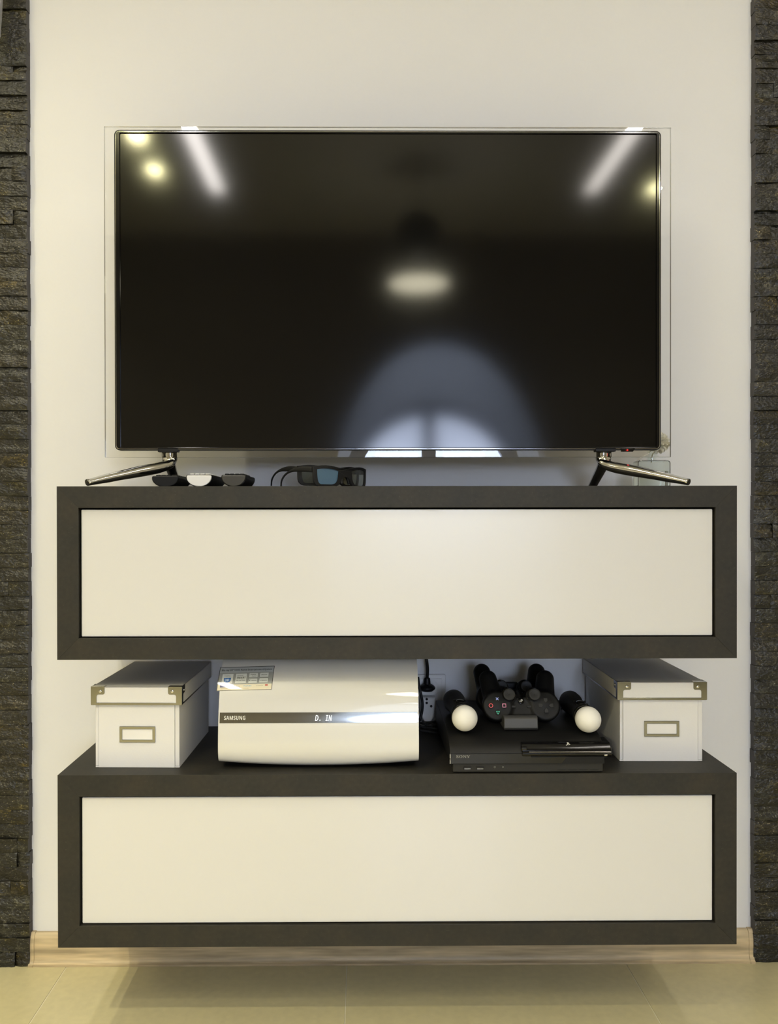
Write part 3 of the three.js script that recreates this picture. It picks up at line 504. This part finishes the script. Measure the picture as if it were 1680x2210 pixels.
// ---------------------------------------------------------------- game console
const CON = { x0: px(971, 0.343), x1: px(1322, 0.343), zf: 0.3385 }, CONTOP = 0.0655;
{
  const { x0, x1, zf } = CON, cx = (x0 + x1) / 2, hw = (x1 - x0) / 2, t = thing('game_console', 'slim black game console with a glossy front strip, white controllers on its top', 'game console', [cx, TOP2, 0]);
  t.userData.label = 'slim black game console lying in front of the wall socket';
  const X = (p) => px(p, 0.343) - cx, Y = (p, z = 0.343) => py(p, z) - TOP2;
  const lower = part('lower_shell', slab(X(977.5), X(1305), 0.0015, 0.0182, 0.05, zf, 0.0022), M.charcoal, t);
  for (const sx of [-1, 1]) part('foot', box(0.03, 0.003, 0.02, sx * 0.1, 0.0015, 0.3, 0.0008), M.rubber, t);
  const s = new THREE.Shape(); s.moveTo(0.05, 0.0175); s.lineTo(0.342, 0.0175); s.lineTo(0.3425, 0.0363); s.bezierCurveTo(0.338, 0.047, 0.325, 0.056, 0.305, 0.0602); s.bezierCurveTo(0.285, 0.0645, 0.27, 0.0655, 0.24, 0.0655); s.lineTo(0.05, 0.0655);
  const g = extrude(s, X(1307) - X(971), 0.0012, 0, 14); g.rotateY(-Math.PI / 2); g.translate(X(1307), 0, 0);
  part('upper_shell', g, M.blackMatte, t);
  const strip = part('front_strip', extrude(new THREE.Shape([[X(972.5), 0.0185], [X(1213), 0.0185], [X(1222), 0.027], [X(1222), 0.0358], [X(972.5), 0.0358]].map(([a, b]) => new THREE.Vector2(a, b))), 0.0012, 0.0003, 0.3422), M.blackGloss, t, 'glossy black front strip');
  part('edge_trim', [slab(X(970.8), X(972.3), 0.0185, 0.0265, 0.338, 0.3436, 0.0004), slab(X(970.8), X(972.3), 0.0275, 0.0358, 0.338, 0.3436, 0.0004)], M.chrome, strip, 'bright edge line');
  part('brand_lettering', letters('SONY', 0.0048, serif, 1.3).translate(X(999.5), 0.0312, 0.3437), M.print, strip, 'SONY in grey letters');
  // disc slot cover, a glossy lip that stands proud on the right half
  const d = new THREE.Shape(); d.moveTo(0.3, 0.03); d.lineTo(0.3425, 0.03); d.lineTo(0.3455, 0.0335); d.bezierCurveTo(0.347, 0.036, 0.346, 0.0385, 0.343, 0.04); d.bezierCurveTo(0.3415, 0.0455, 0.339, 0.0495, 0.3335, 0.0525); d.lineTo(0.3, 0.0535);
  const dg = extrude(d, X(1322) - X(1127), 0.0018, 0, 10); dg.rotateY(-Math.PI / 2); dg.translate(X(1322), 0, 0);
  const cover = part('disc_cover', dg, M.blackGloss, t, 'glossy disc slot cover');
  part('slot', slab(X(1147), X(1310), 0.0292, 0.0306, 0.34, 0.3444), M.black, cover);
  part('end_cap', slab(X(1125.5), X(1140), 0.0295, 0.0475, 0.31, 0.3425, 0.003), M.blackGloss, cover);
  part('chrome_line', [slab(X(1142), X(1320), 0.0388, 0.04, 0.3435, 0.3462, 0.0005), box(0.006, 0.003, 0.003, X(1308), 0.0335, 0.346, 0.001)], M.darkChrome, cover);
  // emblem: a standing P over a lying S
  const e = [], e1 = new THREE.Shape([[-0.001, 0.001], [0.0002, 0.0006], [0.0002, 0.0062], [0.002, 0.0056], [0.0021, 0.0042], [0.0013, 0.0039], [0.0006, 0.0043], [0.0006, 0.0033], [0.0022, 0.0028], [0.0036, 0.0042], [0.0032, 0.0062], [-0.001, 0.0078]].map(([a, b]) => new THREE.Vector2(a, b)));
  e.push(new THREE.ShapeGeometry(e1));
  e.push(new THREE.ShapeGeometry(new THREE.Shape([[0.001, 0.0012], [0.0042, 0.0024], [0.0054, 0.0018], [0.0044, 0.001], [0.001, -0.0004], [0.001, 0.0003], [0.0036, 0.0014]].map(([a, b]) => new THREE.Vector2(a, b)))));
  e.push(new THREE.ShapeGeometry(new THREE.Shape([[-0.0014, 0.0014], [-0.0044, 0.0006], [-0.005, -0.0002], [-0.0036, -0.0008], [-0.0014, 0], [-0.0014, 0.0005], [-0.003, 0.0002], [-0.0014, 0.0009]].map(([a, b]) => new THREE.Vector2(a, b)))));
  const em = join(e); em.scale(0.85, 0.85, 1); em.rotateX(-0.95); em.translate(X(1228), 0.0497, 0.3398); part('emblem', em, M.printWhite, cover, 'small pale emblem');
  for (const p of [1009.5, 1037.5]) {
    const port = part('usb_port', extrude(frameShape(X(p) - 0.0055, X(p) + 0.0055, 0.0076, 0.0112, 0.0003, X(p) - 0.0068, X(p) + 0.0068, 0.0066, 0.0124, 0.0006), 0.0009, 0.0002, zf - 0.0002), M.black, lower);
    part('contact', slab(X(p) - 0.0055, X(p) + 0.0055, 0.0076, 0.0082, zf - 0.0004, zf + 0.0004), M.chrome, port, 'silver contact');
  }
  for (const p of [1214, 1238, 1262, 1285]) part('vent_slot', slab(X(p) - 0.0075, X(p) + 0.0075, 0.005, 0.0062, zf - 0.001, zf + 0.0002), M.black, lower);
  part('button_mark', [new THREE.RingGeometry(0.0012, 0.0017, 16).translate(X(1069), 0.011, zf + 0.0003), new THREE.CircleGeometry(0.0019, 3).translate(X(1087), 0.011, zf + 0.0003)], M.print, lower);
}

// ---------------------------------------------------------------- gamepads, dock and motion controllers
const cap = (p, a, b, ra, rb) => { const ba = b.clone().sub(a), pa = p.clone().sub(a), h = Math.min(1, Math.max(0, pa.dot(ba) / ba.lengthSq())); return pa.addScaledVector(ba, -h).length() - (ra + (rb - ra) * h); };
const smin = (a, b, k) => { const h = Math.max(k - Math.abs(a - b), 0) / k; return Math.min(a, b) - h * h * k * 0.25; };
function fieldMesh(f, c, size, n) {
  const mc = new MarchingCubes(n, M.black, false, false, 200000); mc.isolation = 0;
  for (let k = 0; k < n; k++) for (let j = 0; j < n; j++) for (let i = 0; i < n; i++) {
    const p = V3((i - n / 2) / (n / 2), (j - n / 2) / (n / 2), (k - n / 2) / (n / 2)).multiplyScalar(size).add(c);
    mc.field[i + j * n + k * n * n] = -f(p) * 50;
  }
  mc.update();
  const g = new THREE.BufferGeometry(), m = mc.count;
  g.setAttribute('position', new THREE.BufferAttribute(new Float32Array(mc.positionArray.slice(0, m * 3)), 3));
  g.setAttribute('normal', new THREE.BufferAttribute(new Float32Array(mc.normalArray.slice(0, m * 3)), 3));
  g.scale(size, size, size).translate(c.x, c.y, c.z);
  return g;
}
const padBody = fieldMesh((p) => {
  const q = V3(Math.abs(p.x), p.y, p.z);
  const disc = (() => { const r = Math.hypot((q.x - 0.0455), q.y) - 0.0235, h = Math.abs(p.z + 0.006) - 0.006; return Math.min(Math.max(r, h), 0) + Math.hypot(Math.max(r, 0), Math.max(h, 0)) - 0.004; })();
  const mid = (() => { const r = [q.x - 0.04, Math.abs(p.y + 0.001) - 0.0145, Math.abs(p.z + 0.009) - 0.006]; return Math.hypot(...r.map((v) => Math.max(v, 0))) + Math.min(Math.max(...r), 0) - 0.004; })();
  const grip = cap(q, V3(0.0465, 0.006, -0.017), V3(0.0555, 0.058, -0.03), 0.0205, 0.0172);
  const ring = (() => { const r = Math.hypot(q.x - 0.024, p.y - 0.0205) - 0.0125, h = Math.abs(p.z + 0.008) - 0.008; return Math.min(Math.max(r, h), 0) + Math.hypot(Math.max(r, 0), Math.max(h, 0)) - 0.003; })();
  return smin(smin(smin(disc, mid, 0.008), grip, 0.01), ring, 0.004);
}, V3(0, 0.024, -0.02), 0.09, 88);
function gamepad(label, [x, y, z], tilt) {
  const t = thing('gamepad', label, 'gamepad', [x, y, z], 'gamepads on the charging dock'); t.rotation.x = tilt;
  part('shell', padBody, M.blackMatte, t);
  for (const m of [-1, 1]) {
    const st = part('thumbstick', lathe([[0.007, -0.004], [0.0075, 0.006], [0.0105, 0.0075], [0.0112, 0.0105], [0.0104, 0.0125], [0.008, 0.0122], [0.0005, 0.0108]], 30).rotateX(Math.PI / 2 + 0.05).translate(m * 0.024, 0.0195, 0.005), M.key, t);
    part('stick_well', new THREE.TorusGeometry(0.0132, 0.0012, 10, 36).translate(m * 0.024, 0.0205, 0.003), M.blackGloss, st);
  }
  const sym = { cross: 0, circle: 1, square: 2, triangle: 3 }, R = 0.0125, cx = -0.0455, zf = 0.0042;
  const key = (dx, dy) => lathe([[0.0054, -0.003], [0.0054, 0.0018], [0.0048, 0.0026], [0.0005, 0.0028]], 24).rotateX(Math.PI / 2).translate(cx + dx, dy, zf - 0.001);
  const zt = zf + 0.0022, bar = (l, a) => new THREE.PlaneGeometry(l, 0.0011).rotateZ(a);
  const marks = [
    [0, R, 'blue cross mark', [bar(0.0066, Math.PI / 4), bar(0.0066, -Math.PI / 4)], rgb(0.45, 0.55, 1)],
    [-R, 0, 'red circle mark', [new THREE.RingGeometry(0.0029, 0.004, 28)], rgb(0.95, 0.14, 0.16)],
    [R, 0, 'pink square mark', [new THREE.RingGeometry(0.0035, 0.005, 4, 1).rotateZ(Math.PI / 4)], rgb(0.9, 0.35, 0.55)],
    [0, -R, 'green triangle mark', [new THREE.RingGeometry(0.0026, 0.0043, 3, 1).rotateZ(-Math.PI / 2)], rgb(0.08, 0.75, 0.52)],
  ];
  for (const [dx, dy, lb, gs, col] of marks) { const b = part('button', key(dx, dy), M.blackMatte, t); part('mark', join(gs).translate(cx + dx, dy, zt), std({ color: col, roughness: 0.5 }), b, lb); }
  for (const [dx, dy, a] of [[0, 0.0095, 0], [0, -0.0095, Math.PI], [-0.0095, 0, Math.PI / 2], [0.0095, 0, -Math.PI / 2]]) {
    const s = new THREE.Shape([[-0.0038, 0.0045], [0.0038, 0.0045], [0.0038, -0.001], [0, -0.0048], [-0.0038, -0.001]].map(([u, v]) => new THREE.Vector2(u, v)));
    part('direction_key', extrude(s, 0.004, 0.0007, 0).rotateZ(a).translate(-cx + dx, dy, zf - 0.001), M.key, t);
  }
  for (const m of [-1, 1]) part('small_button', box(0.008, 0.0045, 0.003, m * 0.0145, -0.0015, 0.0022, 0.001), M.key, t);
  const home = part('home_button', lathe([[0.0062, -0.002], [0.0062, 0.0012], [0.0055, 0.002], [0.0005, 0.0022]], 28).rotateX(Math.PI / 2).translate(0, 0.0095, 0.001), M.blackGloss, t);
  part('emblem', join([bar(0.006, Math.PI / 2).scale(0.9, 0.8, 1), bar(0.006, 0.25).translate(0, -0.0004, 0), bar(0.0034, -0.4).translate(0.0015, 0.002, 0)]).translate(0, 0.0095, 0.0034), M.printWhite, home, 'small pale emblem');
  for (const m of [-1, 1]) part('shoulder_button', box(0.022, 0.01, 0.012, m * 0.0455, -0.0215, -0.0095, 0.004), M.black, t);
  return t;
}
const CT = TOP2 + CONTOP;
gamepad('front gamepad in the dock, with coloured symbols on its buttons', [px(1125, 0.24), CT + 0.0315, 0.243], -0.42);
gamepad('rear gamepad in the dock, mostly hidden behind the front one', [px(1107, 0.16), CT + 0.0315, 0.17], -0.42);
{
  const z = 0.3, cx = px(1126.5, z), t = thing('charging_dock', 'black charging dock holding the two gamepads upright on the console', 'dock', [cx, CT, 0]);
  const s = new THREE.Shape(); s.moveTo(0.1, 0); s.lineTo(0.298, 0); s.lineTo(0.301, 0.004); s.lineTo(0.2985, 0.019); s.quadraticCurveTo(0.296, 0.0235, 0.289, 0.0242); s.lineTo(0.275, 0.016); s.lineTo(0.262, 0.0035); s.lineTo(0.1, 0.0035);
  const g = extrude(s, 0.062, 0.0012, 0, 8); g.rotateY(-Math.PI / 2); g.translate(0.031, 0, 0);
  { const p = g.attributes.position; for (let i = 0; i < p.count; i++) p.setZ(i, p.getZ(i) - (p.getZ(i) > 0.27 ? 6 * p.getX(i) ** 2 : 0)); g.computeVertexNormals(); }
  part('base', g, std({ color: rgb(0.045, 0.045, 0.045), roughness: 0.5 }), t);
  part('connector', [box(0.03, 0.016, 0.01, 0, 0.008, 0.235, 0.002), box(0.03, 0.03, 0.01, 0, 0.015, 0.158, 0.002)], M.black, t);
  part('spine', box(0.05, 0.05, 0.012, 0, 0.028, 0.122, 0.003), M.black, t);
}
function wand(label, x, z, y, turn) {
  const t = thing('motion_controller', label, 'motion controller', [x, y, z], 'motion controllers on the console'); t.rotation.y = turn;
  part('orb', new THREE.SphereGeometry(0.0232, 48, 32), M.orb, t, 'matt white ball');
  part('handle', lathe([[0.0005, 0.165], [0.012, 0.1635], [0.0185, 0.158], [0.0212, 0.148], [0.0214, 0.132], [0.0195, 0.115], [0.0178, 0.09], [0.0175, 0.06], [0.0186, 0.042], [0.0205, 0.033], [0.021, 0.027], [0.0195, 0.024], [0.0155, 0.021], [0.0155, 0.012]], 40).rotateX(-Math.PI / 2), M.blackMatte, t);
  part('collar', new THREE.TorusGeometry(0.0192, 0.0022, 12, 40).translate(0, 0, -0.024), M.blackGloss, t);
  part('button', new THREE.SphereGeometry(0.008, 20, 12).scale(1, 0.35, 1.5).translate(0, 0.0182, -0.058), M.blackGloss, t);
  for (const [a, b] of [[-0.009, 0.048], [0.009, 0.048], [-0.009, 0.07], [0.009, 0.07]]) part('small_button', new THREE.SphereGeometry(0.0032, 12, 8).scale(1, 0.5, 1).translate(a, 0.0165, -b), M.blackGloss, t);
  part('wrist_strap', tube([V3(0, 0, -0.165), V3(0.004, -0.008, -0.176), V3(-0.004, -0.018, -0.182), V3(-0.012, -0.021, -0.172)], 0.0014, 16, 6), M.black, t);
  return t;
}
wand('black motion controller with a white ball, left of the gamepads', px(1003, 0.302), 0.302, CT + 0.0235, 0.03);
wand('black motion controller with a white ball, right of the gamepads beside the box', px(1270.5, 0.306), 0.306, CT + 0.0215, -0.02);

// ---------------------------------------------------------------- socket, plug and cables behind the player
{
  const cx = px(922.5, 0.01), cy = py(1497, 0.01), t = thing('wall_socket', 'white wall socket plate behind the media player', 'socket', [cx, cy, 0]);
  const s = roundRect(0.08, 0.08, 0.004); part('plate', extrude(s, 0.009, 0.002, 0), M.whitePlastic, t);
  const ins = part('insert', extrude(roundRect(0.063, 0.063, 0.002), 0.004, 0.0008, 0.008), M.whitePlastic, t);
  const sc = lathe([[0.0225, 0.0125], [0.0225, 0.0145], [0.0195, 0.0145], [0.0185, 0.0125], [0.0005, 0.0125]], 40).rotateX(Math.PI / 2).translate(0, 0.012, 0);
  part('socket_ring', sc, M.whitePlastic, ins);
}
{
  const z = 0.03, cx = px(922, z), cy = py(1485, z), t = thing('power_plug', 'black power plug with its cord rising from the wall socket', 'plug', [cx, cy, z]);
  part('body', lathe([[0.0005, -0.0085], [0.011, -0.0075], [0.0165, -0.003], [0.0175, 0], [0.015, 0.004], [0.009, 0.0078], [0.0005, 0.0085]], 28).scale(1, 1, 0.95), M.black, t);
  part('boot', lathe([[0.0075, 0.005], [0.007, 0.012], [0.006, 0.02], [0.0045, 0.0215], [0.0005, 0.0215]], 20), M.black, t);
  part('cord', tube([V3(0, 0.02, 0), V3(0.0005, 0.04, 0.002), V3(-0.002, 0.062, 0.003), V3(-0.007, 0.085, -0.008), V3(-0.01, 0.105, -0.02)], 0.0033, 30, 10), M.black, t);
}
{
  const z = 0.0125, cx = px(924, 0.04), y1 = py(1506, 0.04), t = thing('power_adapter', 'white plug-in power adapter below the black plug', 'adapter', [cx, y1, z]);
  const s = new THREE.Shape([[-0.0165, 0], [0.0165, 0], [0.0125, -0.04], [0.006, -0.052], [-0.008, -0.052], [-0.0145, -0.04]].map(([a, b]) => new THREE.Vector2(a, b)));
  part('body', extrude(s, 0.026, 0.003, 0.001), M.whitePlastic, t);
  part('pin_hole', [[-0.003, -0.012], [0.0065, -0.019], [-0.003, -0.004]].map(([a, b]) => new THREE.CylinderGeometry(0.0027, 0.0027, 0.002, 16).rotateX(Math.PI / 2).translate(a, b, 0.0265)), M.black, t);
}
{
  const t = thing('black_cable', 'thin black cable hanging down beside the media player', 'cable', [px(906, 0.07), TOP2, 0.07]);
  const q = (x, y, z) => V3(px(x, z) - px(906, 0.07), py(y, z) - TOP2, z - 0.07);
  part('cord', tube([q(902, 1462, 0.06), q(904, 1480, 0.065), q(909, 1502, 0.07), q(912, 1522, 0.072), q(910, 1540, 0.072), q(905, 1556, 0.075), q(896, 1563, 0.09)], 0.0028, 40, 10), M.black, t);
}
{
  const t = thing('coiled_cable', 'tangle of dark cable lying on the cabinet below the socket', 'cable', [px(930, 0.06), TOP2, 0.06]);
  const pts = []; for (let i = 0; i < 26; i++) { const a = i * 0.62, r = 0.018 + 0.004 * Math.sin(i * 1.7); pts.push(V3(Math.cos(a) * r * 1.25, 0.0035 + i * 0.0008 + 0.0015 * Math.sin(i * 2.1), Math.sin(a) * r)); }
  part('cord', tube(pts, 0.0026, 200, 8), M.rubber, t);
}
{
  // the pale edge that reaches into the top left corner, in front of the stone
  const z = 0.06, t = thing('wall_board', 'grey board edge in the top left corner, in front of the stone', 'board', [px(10, z), py(0, z), z]);
  part('panel', metreUV(box(0.02, 0.5, 0.012, -0.01, 0.25 - 0.081, 0, 0.001)), std({ color: rgb(0.3, 0.3, 0.32), roughness: 0.6 }), t); t.rotation.z = -0.062;
}

renderer.render(scene, camera);
